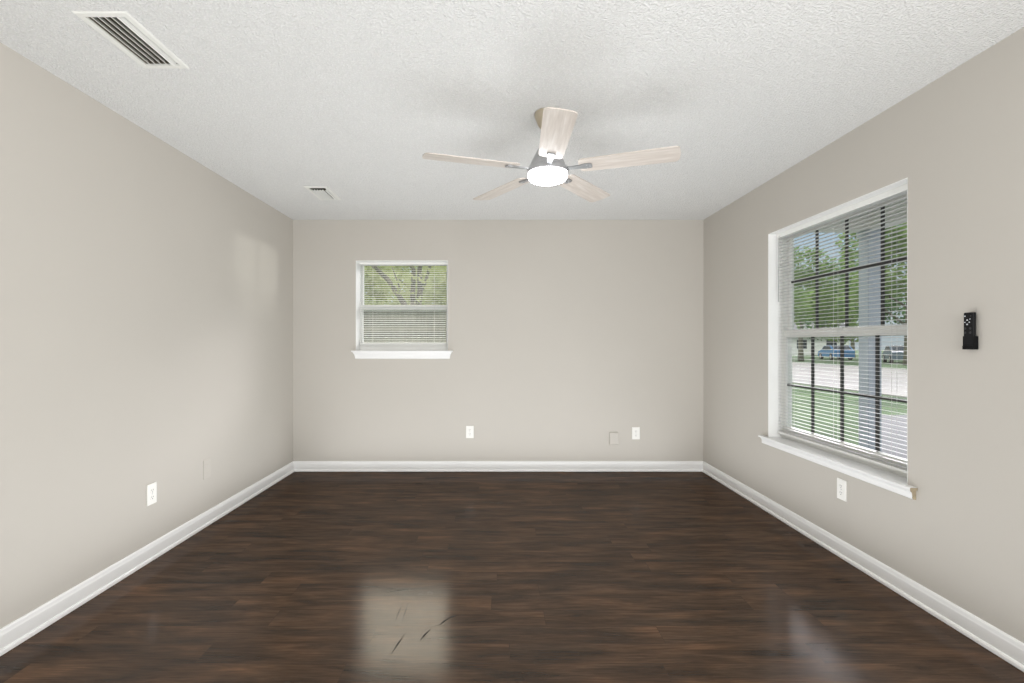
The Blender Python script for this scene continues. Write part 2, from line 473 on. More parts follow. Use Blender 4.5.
bm = bmesh.new(); box(bm, XL, YR - WT, 0.0, XR, YR, ZC)
struct('wall_rear', bm, M['wall'])

# baseboards: flat board with an eased top and a shoe moulding at the floor
BH = 0.098
prof = [(0.0, 0.002), (0.0, BH), (0.006, BH), (0.0095, BH - 0.006), (0.011, BH - 0.018), (0.0125, BH - 0.024), (0.0125, 0.022), (0.017, 0.0205), (0.0215, 0.015), (0.023, 0.008), (0.023, 0.002)]
bm = bmesh.new(); prism(bm, [(XL + d, z) for d, z in prof], 'y', YR, YB - 0.001); struct('baseboard_left', bm, M['baseboard'])
bm = bmesh.new(); prism(bm, [(XR - d, z) for d, z in prof], 'y', YR, YB - 0.001); struct('baseboard_right', bm, M['baseboard'])
bm = bmesh.new(); prism(bm, [(YB - d, z) for d, z in prof], 'x', XL + 0.001, XR - 0.001); struct('baseboard_back', bm, M['baseboard'])

# dark scratches worn into the boards
for (x0, y0, x1, y1, w) in ((-0.423, 1.93, -0.395, 2.065, .006), (-0.455, 2.16, -0.452, 2.30, .003), (-0.425, 2.15, -0.425, 2.31, .003),
                            (-0.322, 2.02, -0.290, 2.10, .009), (-0.255, 2.13, -0.215, 2.19, .010), (-0.225, 2.18, -0.185, 2.205, .012)):
    d = Vector((x1 - x0, y1 - y0, 0)).normalized(); p = Vector((-d.y, d.x, 0)) * w / 2
    a = Vector((x0, y0, 0)); c = Vector((x1, y1, 0)); mid = (a + c) / 2 + p * 0.6
    bm = bmesh.new()
    top = [a, mid - p, c, mid + p]
    vs = [bm.verts.new((q.x, q.y, 0.0006)) for q in top]; vb = [bm.verts.new((q.x, q.y, -0.001)) for q in top]
    bm.faces.new(vs); bm.faces.new(vb[::-1])
    for k in range(4): bm.faces.new((vs[k], vs[(k + 1) % 4], vb[(k + 1) % 4], vb[k]))
    obj('scratch', bm, M['scratch'], floor)

# ---------------------------------------------------------------- windows (built in a local frame: u along the wall, d into the wall, z up)
def window(name, width, height, origin, rot, cols, depth, sash_d, rail_z, back_window):
    """local x runs along the wall, local y runs outwards through the wall; origin at the opening's lower left corner on the room face"""
    root = bpy.data.objects.new(name, None); COL.objects.link(root)
    root.location = origin; root.rotation_euler = rot; root['kind'] = 'structure'
    # jamb lining of the recess
    bm = bmesh.new(); t = 0.004
    box(bm, 0, 0.001, 0, t, depth, height); box(bm, width - t, 0.001, 0, width, depth, height)
    box(bm, t, 0.001, height - t, width - t, depth, height)
    obj('jamb_lining', bm, M['jamb'], root)
    # outer vinyl frame
    bm = bmesh.new(); fw = 0.010 if back_window else 0.022
    box(bm, t, sash_d - 0.004, 0.0, t + fw, depth, height - t); box(bm, width - t - fw, sash_d - 0.004, 0.0, width - t, depth, height - t)
    box(bm, t + fw, sash_d - 0.004, height - t - fw, width - t - fw, depth, height - t)
    box(bm, t + fw, sash_d - 0.004, 0.0, width - t - fw, depth, 0.045)
    obj('window_frame', bm, M['vinyl'], root)
    x0, x1 = t + fw, width - t - fw
    for which in ('lower', 'upper'):
        d0, d1 = (sash_d, sash_d + 0.028) if which == 'lower' else (sash_d + 0.030, sash_d + 0.056)
        z0, z1 = (0.045, rail_z + 0.028) if which == 'lower' else (rail_z - 0.028, height - t - fw)
        st = 0.017 if back_window else 0.030
        bot = (0.030 if back_window else 0.040) if which == 'lower' else 0.05
        top = 0.052 if which == 'lower' else (0.008 if back_window else 0.022)
        bm = bmesh.new()
        box(bm, x0, d0, z0, x0 + st, d1, z1, 0.002); box(bm, x1 - st, d0, z0, x1, d1, z1, 0.002)
        box(bm, x0 + st, d0, z0, x1 - st, d1, z0 + bot, 0.002); box(bm, x0 + st, d0, z1 - top, x1 - st, d1, z1, 0.002)
        if which == 'lower' and not back_window:
            box(bm, (x0 + x1) / 2 - 0.03, d0 - 0.006, z1 - 0.012, (x0 + x1) / 2 + 0.03, d0, z1 - 0.002, 0.001)
        sash = obj('sash', bm, M['vinyl'], root)
        gx0, gx1, gz0, gz1 = x0 + st, x1 - st, z0 + bot, z1 - top
        dm = (d0 + d1) / 2
        bm = bmesh.new(); box(bm, gx0 - 0.004, dm - 0.002, gz0 - 0.004, gx1 + 0.004, dm + 0.002, gz1 + 0.004)
        obj('pane', bm, M['glass'], sash)
        if cols:
            bm = bmesh.new(); g = 0.0075 if which == 'upper' else 0.0085
            for k in range(1, cols):
                gx = gx0 + (gx1 - gx0) * k / cols
                box(bm, gx - g, dm - 0.006, gz0, gx + g, dm + 0.006, gz1)
            gz = (gz0 + gz1) / 2 + (0.02 if which == 'upper' else -0.02)
            box(bm, gx0, dm - 0.0062, gz - g, gx1, dm + 0.0062, gz + g)
            obj('grille', bm, M['grille'], sash)
    return root

# right window: local x -> world +Y is far side; use a rotation that maps local x to -Y and local y to +X
win1 = window('window_1', W1['y1'] - W1['y0'], W1['z1'] - 0.55, (XR, W1['y1'], 0.55), (0, 0, -PI / 2), 4, 0.162, 0.100, 0.757, False)
# stool and apron of the right window
NOSE = [(XR - 0.034, 0.537), (XR - 0.036, 0.540), (XR - 0.036, 0.547), (XR - 0.034, 0.55)]
bm = bmesh.new()
prism(bm, NOSE + [(XR + 0.11, 0.55), (XR + 0.11, 0.537)], 'y', W1['y0'] + 0.0005, W1['y1'] - 0.0005)
prism(bm, NOSE + [(XR - 0.0005, 0.55), (XR - 0.0005, 0.537)], 'y', 2.310, W1['y0'] + 0.0005)
prism(bm, NOSE + [(XR - 0.0005, 0.55), (XR - 0.0005, 0.537)], 'y', W1['y1'] - 0.0005, 3.655)
st_ = obj('window_sill', bm, M['trim'])
st_.parent = win1; st_.matrix_parent_inverse = (Matrix.Translation(win1.location) @ win1.rotation_euler.to_matrix().to_4x4()).inverted()
bm = bmesh.new(); prism(bm, [(XR - 0.035, 0.5375), (XR - 0.035, 0.5495), (XR - 0.001, 0.5495), (XR - 0.001, 0.5375)], 'y', 2.3075, 2.310)
e_ = obj('sill_end', bm, M['trim_raw']); e_.parent = win1; e_.matrix_parent_inverse = st_.matrix_parent_inverse.copy()
e_['label'] = 'bare tan cut end of the sill board'
apr = [(XR, 0.537), (XR - 0.024, 0.537), (XR - 0.026, 0.530), (XR - 0.019, 0.524), (XR - 0.016, 0.508), (XR - 0.017, 0.498), (XR - 0.014, 0.492), (XR, 0.490)]
bm = bmesh.new(); prism(bm, apr, 'y', 2.320, 3.642)
a_ = obj('apron', bm, M['trim']); a_.parent = win1; a_.matrix_parent_inverse = st_.matrix_parent_inverse.copy()
bm = bmesh.new(); prism(bm, apr, 'y', 2.3175, 2.320)
a_ = obj('apron_end', bm, M['trim_raw']); a_.parent = win1; a_.matrix_parent_inverse = st_.matrix_parent_inverse.copy()

win2 = window('window_2', W2['x1'] - W2['x0'], W2['z1'] - 1.172, (W2['x0'], YB, 1.172), (0, 0, 0), 0, 0.195, 0.135, 0.427, True)
inv2 = Matrix.Translation(win2.location).inverted()
bm = bmesh.new()
sp = [(YB - 0.044, 1.1585), (YB - 0.047, 1.162), (YB - 0.046, 1.170), (YB - 0.043, 1.172), (YB + 0.150, 1.172), (YB + 0.150, 1.1585)]
sq = sp[:4] + [(YB - 0.0005, 1.172), (YB - 0.0005, 1.1585)]
prism(bm, sp, 'x', W2['x0'] + 0.0005, W2['x1'] - 0.0005); prism(bm, sq, 'x', -1.408, W2['x0'] + 0.0005); prism(bm, sq, 'x', W2['x1'] - 0.0005, -0.434)
s_ = obj('window_sill', bm, M['trim']); s_.parent = win2; s_.matrix_parent_inverse = inv2
# apron with returned, tapering ends
bm = bmesh.new()
lev = [(1.1585, 0.040, 0.0), (1.148, 0.034, 0.004), (1.135, 0.022, 0.013), (1.112, 0.017, 0.019), (1.098, 0.016, 0.020), (1.092, 0.010, 0.024)]
rings = []
for z, dd, inn in lev:
    rings.append([bm.verts.new(q) for q in ((-1.399 + inn, YB, z), (-1.399 + inn, YB - dd, z), (-0.442 - inn, YB - dd, z), (-0.442 - inn, YB, z))])
for A, B in zip(rings, rings[1:]):
    for k in range(4): bm.faces.new((A[k], A[(k + 1) % 4], B[(k + 1) % 4], B[k]))
bm.faces.new(rings[0]); bm.faces.new(rings[-1][::-1])
a_ = obj('apron', bm, M['trim']); a_.parent = win2; a_.matrix_parent_inverse = inv2

# ---------------------------------------------------------------- mini blinds
def blind(label, width, height, origin, rot, pitch, tilt, cords, wand_x, wand_len, head=0.031, slat_w=0.025):
    """local x along the window, local y outwards, z down from the head; the blind hangs centred on local y = 0"""
    root = thing('venetian_blind', label, 'blind', origin, rot)
    bm = bmesh.new(); prism(bm, [(-0.0155, 0), (-0.0155, -head + 0.003), (-0.012, -head), (0.0145, -head), (0.0145, 0.0)], 'x', 0, width)
    obj('headrail', bm, M['vinyl'], root)
    bm = bmesh.new()
    zs = -head - 0.010
    zend = -height + 0.026
    n = int((zs - zend) / pitch)
    hw, crown, th = slat_w / 2, slat_w * 0.064, 0.00035
    c, s = math.cos(tilt), math.sin(tilt)
    for k in range(n + 1):
        z = zs - k * (zs - zend) / n
        pts = []
        for q in (-1, -0.5, 0, 0.5, 1): pts.append((q * hw, crown * (1 - q * q) + th))
        for q in (1, 0.5, 0, -0.5, -1): pts.append((q * hw, crown * (1 - q * q) - th))
        prism(bm, [(a * c - b_ * s, z + a * s + b_ * c) for a, b_ in pts], 'x', 0.004, width - 0.004)
    obj('slats', bm, M['slat'], root)
    bm = bmesh.new(); box(bm, 0.003, -0.0125, -height, width - 0.003, 0.0125, -height + 0.018, 0.003)
    obj('bottom_rail', bm, M['vinyl'], root)
    for cx_ in cords:
        bm = bmesh.new()
        for dy in (-0.0135, 0.0135): tube(bm, [(cx_, dy, -0.03), (cx_, dy, -height + 0.01)], 0.0007, 5)
        obj('ladder_cord', bm, M['cord'], root)
    if wand_x is not None:
        bm = bmesh.new(); tube(bm, [(wand_x, -0.021, -0.035), (wand_x, -0.024, -wand_len)], [0.0035, 0.0035], 6)
        tube(bm, [(wand_x, -0.012, -0.022), (wand_x, -0.021, -0.024), (wand_x, -0.021, -0.04)], 0.002, 6)
        obj('tilt_wand', bm, M['wand'], root)
    return root
blind('white mini blind with open slats in the large right wall window', 1.204, 2.043 - 0.578, (XR + 0.076, W1['y1'] - 0.008, 2.043), (0, 0, -PI / 2),
      0.0226, math.radians(-5), (0.16, 0.60, 1.04), 0.035, 0.50, 0.031, 0.019)
blind('white mini blind with open slats in the small back wall window', 0.879, 2.041 - 1.228, (W2['x0'] + 0.008, YB + 0.112, 2.041), (0, 0, 0),
      0.0212, math.radians(15), (0.13, 0.74), 0.025, 0.42, 0.020, 0.022)

# ---------------------------------------------------------------- ceiling registers
def register(label, v, throw=1, near_gap=0.001, curl=0.030):
    x0, x1, y0, y1 = v
    root = thing('ceiling_register', label, 'vent', ((x0 + x1) / 2, (y0 + y1) / 2, ZC), group='ceiling air vents')
    w, l = (x1 - x0) / 2, (y1 - y0) / 2
    a, c = w - 0.026, l - 0.026
    bm = bmesh.new()
    # flange: outer edge thin on the ceiling, stepping down to a flat rim round the opening
    R = [(w, l, -0.0005), (w, l, -0.0018), (w - 0.005, l - 0.005, -0.005), (a + 0.004, c + 0.004, -0.0055), (a, c, -0.005), (a, c, 0.004), (a + 0.0015, c + 0.0015, 0.004), (a + 0.0015, c + 0.0015, -0.0005)]
    rings = [[bm.verts.new(q) for q in ((-p, -q_, z), (p, -q_, z), (p, q_, z), (-p, q_, z))] for p, q_, z in R]
    rings.append(rings[0])
    for A, B in zip(rings, rings[1:]):
        for k in range(4): bm.faces.new((A[k], A[(k + 1) % 4], B[(k + 1) % 4], B[k]))
    obj('flange', bm, M['register'], root)
    # curved louvres
    def louvre(xc, sgn):
        bm = bmesh.new(); pts_o, pts_i = [], []
        Rr = curl
        for k in range(7):
            an = math.radians(8 + 62 * k / 6)
            px, pz = Rr * (1 - math.cos(an)) , -Rr * math.sin(an)
            nx, nz = math.cos(an), math.sin(an)
            pts_o.append((xc + sgn * px, curl - 0.008 + pz)); pts_i.append((xc + sgn * (px + 0.0012 * nx), curl - 0.008 + pz + 0.0012 * nz))
        prism(bm, pts_o + pts_i[::-1], 'y', -c + near_gap, c - 0.001)
        return bm
    nb = 6
    for k in range(nb):
        xc = -a + 2 * a * (k + 0.25) / nb if k < nb - 1 else a - 0.010
        obj('louvre', louvre(xc, throw if k < nb - 1 else -1), M['register'], root, smooth=True, angle=40)
    # damper bar across the throat and the duct above
    bm = bmesh.new(); box(bm, -a - 0.001, -c - 0.001, 0.119, a + 0.001, c + 0.001, 0.1195)
    for (p0, q0, p1, q1) in ((-a - 0.0012, -c - 0.0012, -a - 0.0003, c + 0.0012), (a + 0.0003, -c - 0.0012, a + 0.0012, c + 0.0012), (-a, -c - 0.0012, a, -c - 0.0003), (-a, c + 0.0003, a, c + 0.0012)):
        box(bm, p0, q0, 0.0045, p1, q1, 0.119)
    obj('duct_boot', bm, M['duct'], root)
    return root
register('large white air vent at the front left of the textured ceiling', V1)
register('white air vent near the back left corner of the ceiling', V2, -1, 0.055, 0.0145)

# ---------------------------------------------------------------- ceiling fan
FX, FY, FZ = 0.262, 2.535, 2.150
DROP = 0.011
fan = thing('ceiling_fan', 'five blade ceiling fan with pale blades, nickel motor and lit round light', 'ceiling fan', (FX, FY, ZC))
def L(z): return z - ZC - (DROP if z < 2.33 else 0)
bm = bmesh.new()
lathe(bm, [(0.0, L(2.4395)), (0.068, L(2.4395)), (0.070, L(2.432)), (0.066, L(2.418)), (0.056, L(2.392)), (0.046, L(2.372)), (0.036, L(2.362)), (0.020, L(2.360)), (0.0, L(2.360))], caps=False)
obj('canopy', bm, M['canopy'], fan, True, 35)['label'] = 'warm brass-toned ceiling canopy'
bm = bmesh.new()
lathe(bm, [(0.0, L(2.366)), (0.024, L(2.362)), (0.026, L(2.352)), (0.020, L(2.342)), (0.013, L(2.338)), (0.013, L(2.296)), (0.0, L(2.296))], n=24, caps=False)
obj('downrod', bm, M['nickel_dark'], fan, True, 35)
bm = bmesh.new()
lathe(bm, [(0.0, L(2.300)), (0.030, L(2.300)), (0.036, L(2.296)), (0.044, L(2.275)), (0.060, L(2.245)), (0.076, L(2.215)), (0.086, L(2.195)), (0.090, L(2.185)), (0.090, L(2.168)), (0.0, L(2.168))], n=48, caps=False)
obj('motor_housing', bm, M['nickel'], fan, True, 35)
bm = bmesh.new()
lathe(bm, [(0.0, L(2.168)), (0.094, L(2.168)), (0.104, L(2.163)), (0.108, L(2.152)), (0.108, L(2.141)), (0.105, L(2.137)), (0.0, L(2.137))], n=48, caps=False)
obj('light_ring', bm, M['nickel'], fan, True, 35)
bm = bmesh.new()
lathe(bm, [(0.0, L(2.137)), (0.101, L(2.137)), (0.103, L(2.128)), (0.102, L(2.116)), (0.096, L(2.105)), (0.080, L(2.098)), (0.05, L(2.094)), (0.0, L(2.093))], n=48, caps=False)
obj('light_lens', bm, M['lens'], fan, True, 60)['label'] = 'glowing white frosted lens'
PITCH = math.radians(-9.5)
def blade_bm():
    bm = bmesh.new()
    r0, r1, w0, w1, t = 0.165, 0.648, 0.060, 0.068, 0.005
    out_ = []
    def corner(cx_, cy_, rad, a0, a1, n=6):
        return [(cx_ + rad * math.cos(math.radians(a0 + (a1 - a0) * k / n)), cy_ + rad * math.sin(math.radians(a0 + (a1 - a0) * k / n))) for k in range(n + 1)]
    out_ += corner(r0 + 0.022, -w0 + 0.022, 0.022, 180, 270)
    out_ += [(r0 + 0.25, -(w0 + w1) / 2 - 0.001)]
    out_ += corner(r1 - 0.022, -w1 + 0.022, 0.022, 270, 360)
    out_ += [(r1 + 0.004, 0)]
    out_ += corner(r1 - 0.022, w1 - 0.022, 0.022, 0, 90)
    out_ += [(r0 + 0.25, (w0 + w1) / 2 + 0.001)]
    out_ += corner(r0 + 0.022, w0 - 0.022, 0.022, 90, 180)
    prism(bm, out_, 'z', 0.0, t)
    es = [e_ for e_ in bm.edges if abs(e_.verts[0].co.z - e_.verts[1].co.z) < 1e-6]
    bmesh.ops.bevel(bm, geom=es, offset=0.0012, segments=1, affect='EDGES')
    return bm
def iron_bm():
    bm = bmesh.new()
    # arm from the motor to the blade, widening to a rounded pad under the blade root
    prism(bm, [(0.086, -0.016), (0.13, -0.011), (0.165, -0.013), (0.195, -0.021), (0.222, -0.021), (0.230, -0.014), (0.230, 0.014), (0.222, 0.021), (0.195, 0.021), (0.165, 0.013), (0.13, 0.011), (0.086, 0.016)], 'z', -0.007, -0.0004, 0.0012)
    return bm
def screw_bm(sx, sy):
    bm = bmesh.new()
    lathe(bm, [(0.0, -0.0095), (0.0030, -0.009), (0.0045, -0.0075), (0.0045, -0.006), (0.0, -0.006)], (sx, sy, 0), 10, False)
    return bm
for k in range(5):
    ang = math.radians(-91.3 + 72 * k)
    mt = Matrix.Rotation(ang, 4, 'Z') @ Matrix.Translation((0, 0, L(FZ + 0.006))) @ Matrix.Rotation(PITCH, 4, 'X')
    if k == 0:
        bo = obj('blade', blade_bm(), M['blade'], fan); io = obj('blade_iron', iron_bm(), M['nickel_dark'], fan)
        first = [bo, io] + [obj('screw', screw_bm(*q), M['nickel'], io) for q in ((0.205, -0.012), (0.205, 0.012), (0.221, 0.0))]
    else:
        new = [q.copy() for q in first]
        for q in new: COL.objects.link(q)
        bo, io = new[:2]
        bo.parent = fan; io.parent = fan
        for q in new[2:]: q.parent = io
    bo.matrix_basis = mt; io.matrix_basis = mt

# ---------------------------------------------------------------- wall outlets and blank covers (local: x along wall, z up, -y into the room)
def outlet(label, origin, rz):
    root = thing('wall_outlet', label, 'outlet', origin, (0, 0, rz), group='white duplex wall outlets')
    bm = bmesh.new(); box(bm, -0.037, -0.0062, -0.0595, 0.037, 0.0, 0.0595, 0.0022)
    obj('cover_plate', bm, M['plate'], root)
    for s in (-1, 1):
        bm = bmesh.new()
        o_ = []
        for k in range(24):
            a = 2 * PI * k / 24
            o_.append((0.0172 * math.cos(a), s * 0.0197 + max(-0.0140, min(0.0140, 0.0172 * math.sin(a)))))
        prism(bm, o_, 'y', -0.0082, -0.0055)
        rec = obj('receptacle', bm, M['plate'], root)
        bm = bmesh.new(); zc = s * 0.0197
        box(bm, -0.0078, -0.0086, zc - 0.002, -0.0052, -0.0080, zc + 0.0075); box(bm, 0.0052, -0.0086, zc - 0.001, 0.0078, -0.0080, zc + 0.0065)
        o2 = [(0.0028 * math.cos(2 * PI * k / 12), zc - 0.0085 + 0.0028 * math.sin(2 * PI * k / 12)) for k in range(12)]
        prism(bm, o2, 'y', -0.0086, -0.0080)
        obj('slots', bm, M['slot'], rec)
    bm = bmesh.new()
    prism(bm, [(0.0032 * math.cos(2 * PI * k / 12), 0.0032 * math.sin(2 * PI * k / 12)) for k in range(12)], 'y', -0.0074, -0.006)
    obj('screw', bm, M['nickel'], root)
    return root
outlet('white duplex outlet on the back wall below the small window', (-0.268, YB, 0.382), 0)
outlet('white duplex outlet near the right end of the back wall', (1.343, YB, 0.369), 0)
outlet('white duplex outlet on the left wall above the baseboard', (XL, 2.780, 0.376), PI / 2)
outlet('white duplex outlet on the right wall under the large window', (XR, 2.813, 0.391), -PI / 2)

ck = thing('jack_cover', 'beige painted phone jack cover left of the back wall outlet', 'wall plate', (1.129, YB, 0.318))
bm = bmesh.new(); prism(bm, [(0.0, -0.060), (-0.022, -0.054), (-0.024, -0.048), (-0.012, 0.056), (-0.009, 0.060), (0.0, 0.060)], 'x', -0.042, 0.042, 0.002)
obj('cover', bm, M['wall_painted_plastic'], ck)
bm = bmesh.new(); box(bm, -0.006, -0.0255, -0.049, 0.006, -0.020, -0.040, 0.001)
obj('jack_port', bm, M['wall_painted_plastic'], ck)

bk = thing('blank_plate', 'beige painted blank plate on the left wall beyond the outlet', 'wall plate', (XL, 3.312, 0.384), (0, 0, PI / 2))
bm = bmesh.new(); box(bm, -0.040, -0.004, -0.064, 0.040, 0.0, 0.064, 0.0015)
obj('plate', bm, M['wall_painted_plastic'], bk)
for s in (-1, 1):
    bm = bmesh.new(); prism(bm, [(0.0032 * math.cos(2 * PI * k / 12), s * 0.030 + 0.0032 * math.sin(2 * PI * k / 12)) for k in range(12)], 'y', -0.0052, -0.0038)
    obj('screw', bm, M['wall_painted_plastic'], bk)

# ---------------------------------------------------------------- fan remote in its wall cradle
RY = 2.039
hd = thing('remote_holder', 'small black wall cradle holding the remote on the right wall', 'remote holder', (XR, RY, 1.212), (0, 0, -PI / 2))
bm = bmesh.new()
box(bm, -0.0225, -0.0225, 0.0, 0.0225, 0.0, 0.004, 0.001)                                                     # floor of the pocket
box(bm, -0.0225, -0.0225, 0.004, -0.0210, 0.0, 0.056, 0.0005); box(bm, 0.0210, -0.0225, 0.004, 0.0225, 0.0, 0.056, 0.0005)
box(bm, -0.0210, -0.0065, 0.004, 0.0210, 0.0, 0.056)
obj('cradle', bm, M['holder_black'], hd)
bm = bmesh.new(); box(bm, -0.0225, -0.0245, 0.0, 0.0225, -0.0225, 0.016, 0.0008)
obj('front_lip', bm, M['holder_black'], hd)

rm = thing('remote_control', 'slim black remote control standing in a wall cradle beside the window', 'remote', (XR, RY, 1.2165), (0, 0, -PI / 2))
bm = bmesh.new(); box(bm, -0.0205, -0.0220, 0.0, 0.0205, -0.0070, 0.151, 0.004)
obj('body', bm, M['remote_black'], rm)
def button(x, z, r_, mat):
    bm = bmesh.new(); prism(bm, [(x + r_ * math.cos(2 * PI * k / 14), z + r_ * math.sin(2 * PI * k / 14)) for k in range(14)], 'y', -0.0232, -0.0215)
    obj('button', bm, M[mat], rm)
for (x, z, r_, mt_) in ((-0.013, 0.136, 0.0028, 'button_light'), (0.012, 0.136, 0.0028, 'button_grey'), (0.009, 0.123, 0.0022, 'button_light'),
                        (-0.003, 0.119, 0.0030, 'button_light'), (-0.013, 0.110, 0.0022, 'button_light'), (0.006, 0.110, 0.0026, 'button_light'), (-0.003, 0.101, 0.0030, 'button_light'),
                        (-0.012, 0.084, 0.005, 'button_grey'), (0.010, 0.084, 0.005, 'button_grey'), (-0.012, 0.066, 0.005, 'button_grey'), (0.010, 0.066, 0.005, 'button_grey')):
    button(x, z, r_, mt_)

# ---------------------------------------------------------------- outdoors
GZ = -0.32
def ground(name, pts, z, mat, th=0.1):
    bm = bmesh.new(); prism(bm, pts, 'z', z - th, z)
    return struct(name, bm, mat)
HX0, HX1, HY0, HY1 = XL - WT, XR + WT, YR - WT, YB + 0.22
ground('ground_lawn', [(-60, -40), (110, -40), (110, 130), (-60, 130)], GZ, M['lawn'])
ground('street', [(11.8, -40), (24.5, -40), (24.5, 120), (11.8, 120)], GZ + 0.03, M['street'], 0.06)
ground('walkway', [(4.25, -3), (10.6, -3), (10.6, 10.3), (8.0, 10.3), (4.25, 5.45)], GZ + 0.05, M['walk'], 0.08)
bm = bmesh.new(); box(bm, XR + 0.164, -3.0, GZ - 0.02, 4.2, 5.5, -0.12); struct('porch_floor', bm, M['walk'])
bm = bmesh.new(); box(bm, HX0 - 0.0, HY0, GZ - 0.05, HX1, HY1, -0.121); struct('house_foundation', bm, M['exterior'])
bm = bmesh.new()
prism(bm, [(HX0 - 0.4, ZC + 0.125), (HX1 + 0.001, ZC + 0.125), (HX1 + 0.001, ZC + 1.15), ((HX0 + HX1) / 2, ZC + 1.7), (HX0 - 0.4, ZC + 0.55)], 'y', HY0 - 0.3, HY1 + 0.35)
struct('roof', bm, M['shingle'])

# porch: square post, beam along the front, beam back to the house, boarded ceiling
pc = thing('porch_post', 'square porch post in blue grey shade outside the large window', 'post', (3.97, 5.17, -0.12))
bm = bmesh.new(); box(bm, -0.07, -0.07, 0.10, 0.07, 0.07, 2.49, 0.006); obj('shaft', bm, M['post'], pc)
bm = bmesh.new(); box(bm, -0.085, -0.085, 0.0, 0.085, 0.085, 0.10, 0.006); obj('base_block', bm, M['post'], pc)
bm = bmesh.new(); box(bm, -0.085, -0.085, 2.49, 0.085, 0.085, 2.56, 0.006); obj('cap_block', bm, M['post'], pc)
bm = bmesh.new(); box(bm, 3.89, -3.0, 2.44, 4.05, 5.25, 2.72); box(bm, XR + 0.164, 5.09, 2.44, 3.89, 5.25, 2.72)
struct('porch_beam', bm, M['porch_white'])
bm = bmesh.new(); box(bm, XR + 0.164, -3.2, 2.72, 4.35, 5.45, 2.80); struct('porch_ceiling', bm, M['porch_white'])

# back-yard fence of upright boards
fc = thing('board_fence', 'weathered board fence behind the small back window', 'fence', (-1.5, 10.2, GZ))
rnd = random.Random(4)
bm = bmesh.new()
x = -10.5
while x < 7.5:
    box(bm, x, -0.010 + rnd.uniform(-.004, .004), 0.03, x + 0.138, 0.010, 2.30 + rnd.uniform(-.01, .01)); x += 0.142
obj('boards', bm, M['fence'], fc)
for z in (0.35, 1.95):
    bm = bmesh.new(); box(bm, -10.5, 0.012, z, 7.5, 0.05, z + 0.09); obj('rail', bm, M['fence'], fc)
for k in range(8):
    bm = bmesh.new(); box(bm, -10.4 + k * 2.5, 0.05, -0.1, -10.3 + k * 2.5, 0.15, 2.25); obj('post', bm, M['fence'], fc)

# trees
def leaves(name, blobs, count, size, mat, parent, seed):
    """leaf quads scattered through ellipsoid clumps"""
    g = np.random.default_rng(seed)
    vol = np.array([b_[3] * b_[4] * b_[5] for b_ in blobs]); pick = g.choice(len(blobs), count, p=vol / vol.sum())
    B = np.array(blobs)[pick]
    d = g.normal(size=(count, 3)); d /= np.linalg.norm(d, axis=1)[:, None]
    rad = g.uniform(0.25, 1.0, count) ** 0.5
    P = B[:, :3] + d * rad[:, None] * B[:, 3:6]
    u = g.normal(size=(count, 3)); u /= np.linalg.norm(u, axis=1)[:, None]
    w = np.cross(u, g.normal(size=(count, 3))); w /= np.linalg.norm(w, axis=1)[:, None]
    s = size * g.uniform(0.6, 1.3, count)[:, None]
    V = np.stack([P - u * s, P - w * s * 0.5, P + u * s, P + w * s * 0.5], 1).reshape(-1, 3)
    me = bpy.data.meshes.new(name)
    me.from_pydata(V.tolist(), [], np.arange(count * 4).reshape(-1, 4).tolist())
    return link(name, me, mat, parent)

def tree(label, loc, h, spread, mat, count, size, seed, group=None, limbs=None, trunk_r=0.16, low=0.35, name='tree', cat='tree'):
    g = random.Random(seed)
    root = thing(name, label, cat, (loc[0], loc[1], GZ), group=group)
    bm = bmesh.new(); blobs = []
    if limbs is None:
        top = Vector((g.uniform(-.3, .3), g.uniform(-.3, .3), h * 0.85))
        fork = Vector((0, 0, h * low))
        tube(bm, [(0, 0, -0.1), (0.02, 0, h * low * 0.5), fork, (fork + top) / 2, top], [trunk_r * 1.3, trunk_r, trunk_r * .85, trunk_r * .55, trunk_r * .15])
        for k in range(8):
            a = k * 2.4 + g.uniform(-.3, .3); f = g.uniform(0.0, 0.6)
            st = fork.lerp(top, f); ln = spread * g.uniform(0.6, 0.95)
            en = st + Vector((math.cos(a) * ln, math.sin(a) * ln, h * g.uniform(0.08, 0.30)))
            md = st.lerp(en, 0.5) + Vector((0, 0, 0.12 * ln))
            tube(bm, [st, md, en], [trunk_r * .45, trunk_r * .3, trunk_r * .08], 6)
            rr = spread * g.uniform(0.30, 0.48)
            blobs.append((en.x * .9, en.y * .9, en.z, rr, rr, rr * 0.8))
        rr = spread * 0.5
        blobs.append((top.x, top.y, top.z, rr, rr, rr * .8))
        blobs.append((0, 0, h * 0.6, spread * .6, spread * .6, h * .22))
    else:
        for pts, rad in limbs: tube(bm, pts, rad, 8)
        for pts, rad in limbs[1:]:
            e1 = Vector(pts[-1])
            for _ in range(3):
                rr = spread * g.uniform(0.25, 0.45)
                blobs.append((e1.x + g.uniform(-1, 1), e1.y + g.uniform(-.6, .9), e1.z + g.uniform(-.9, .4), rr, rr, rr * .55))
    obj('trunk', bm, M['bark'], root, True)
    leaves('foliage', blobs, count, size, mat, root, seed)
    return root

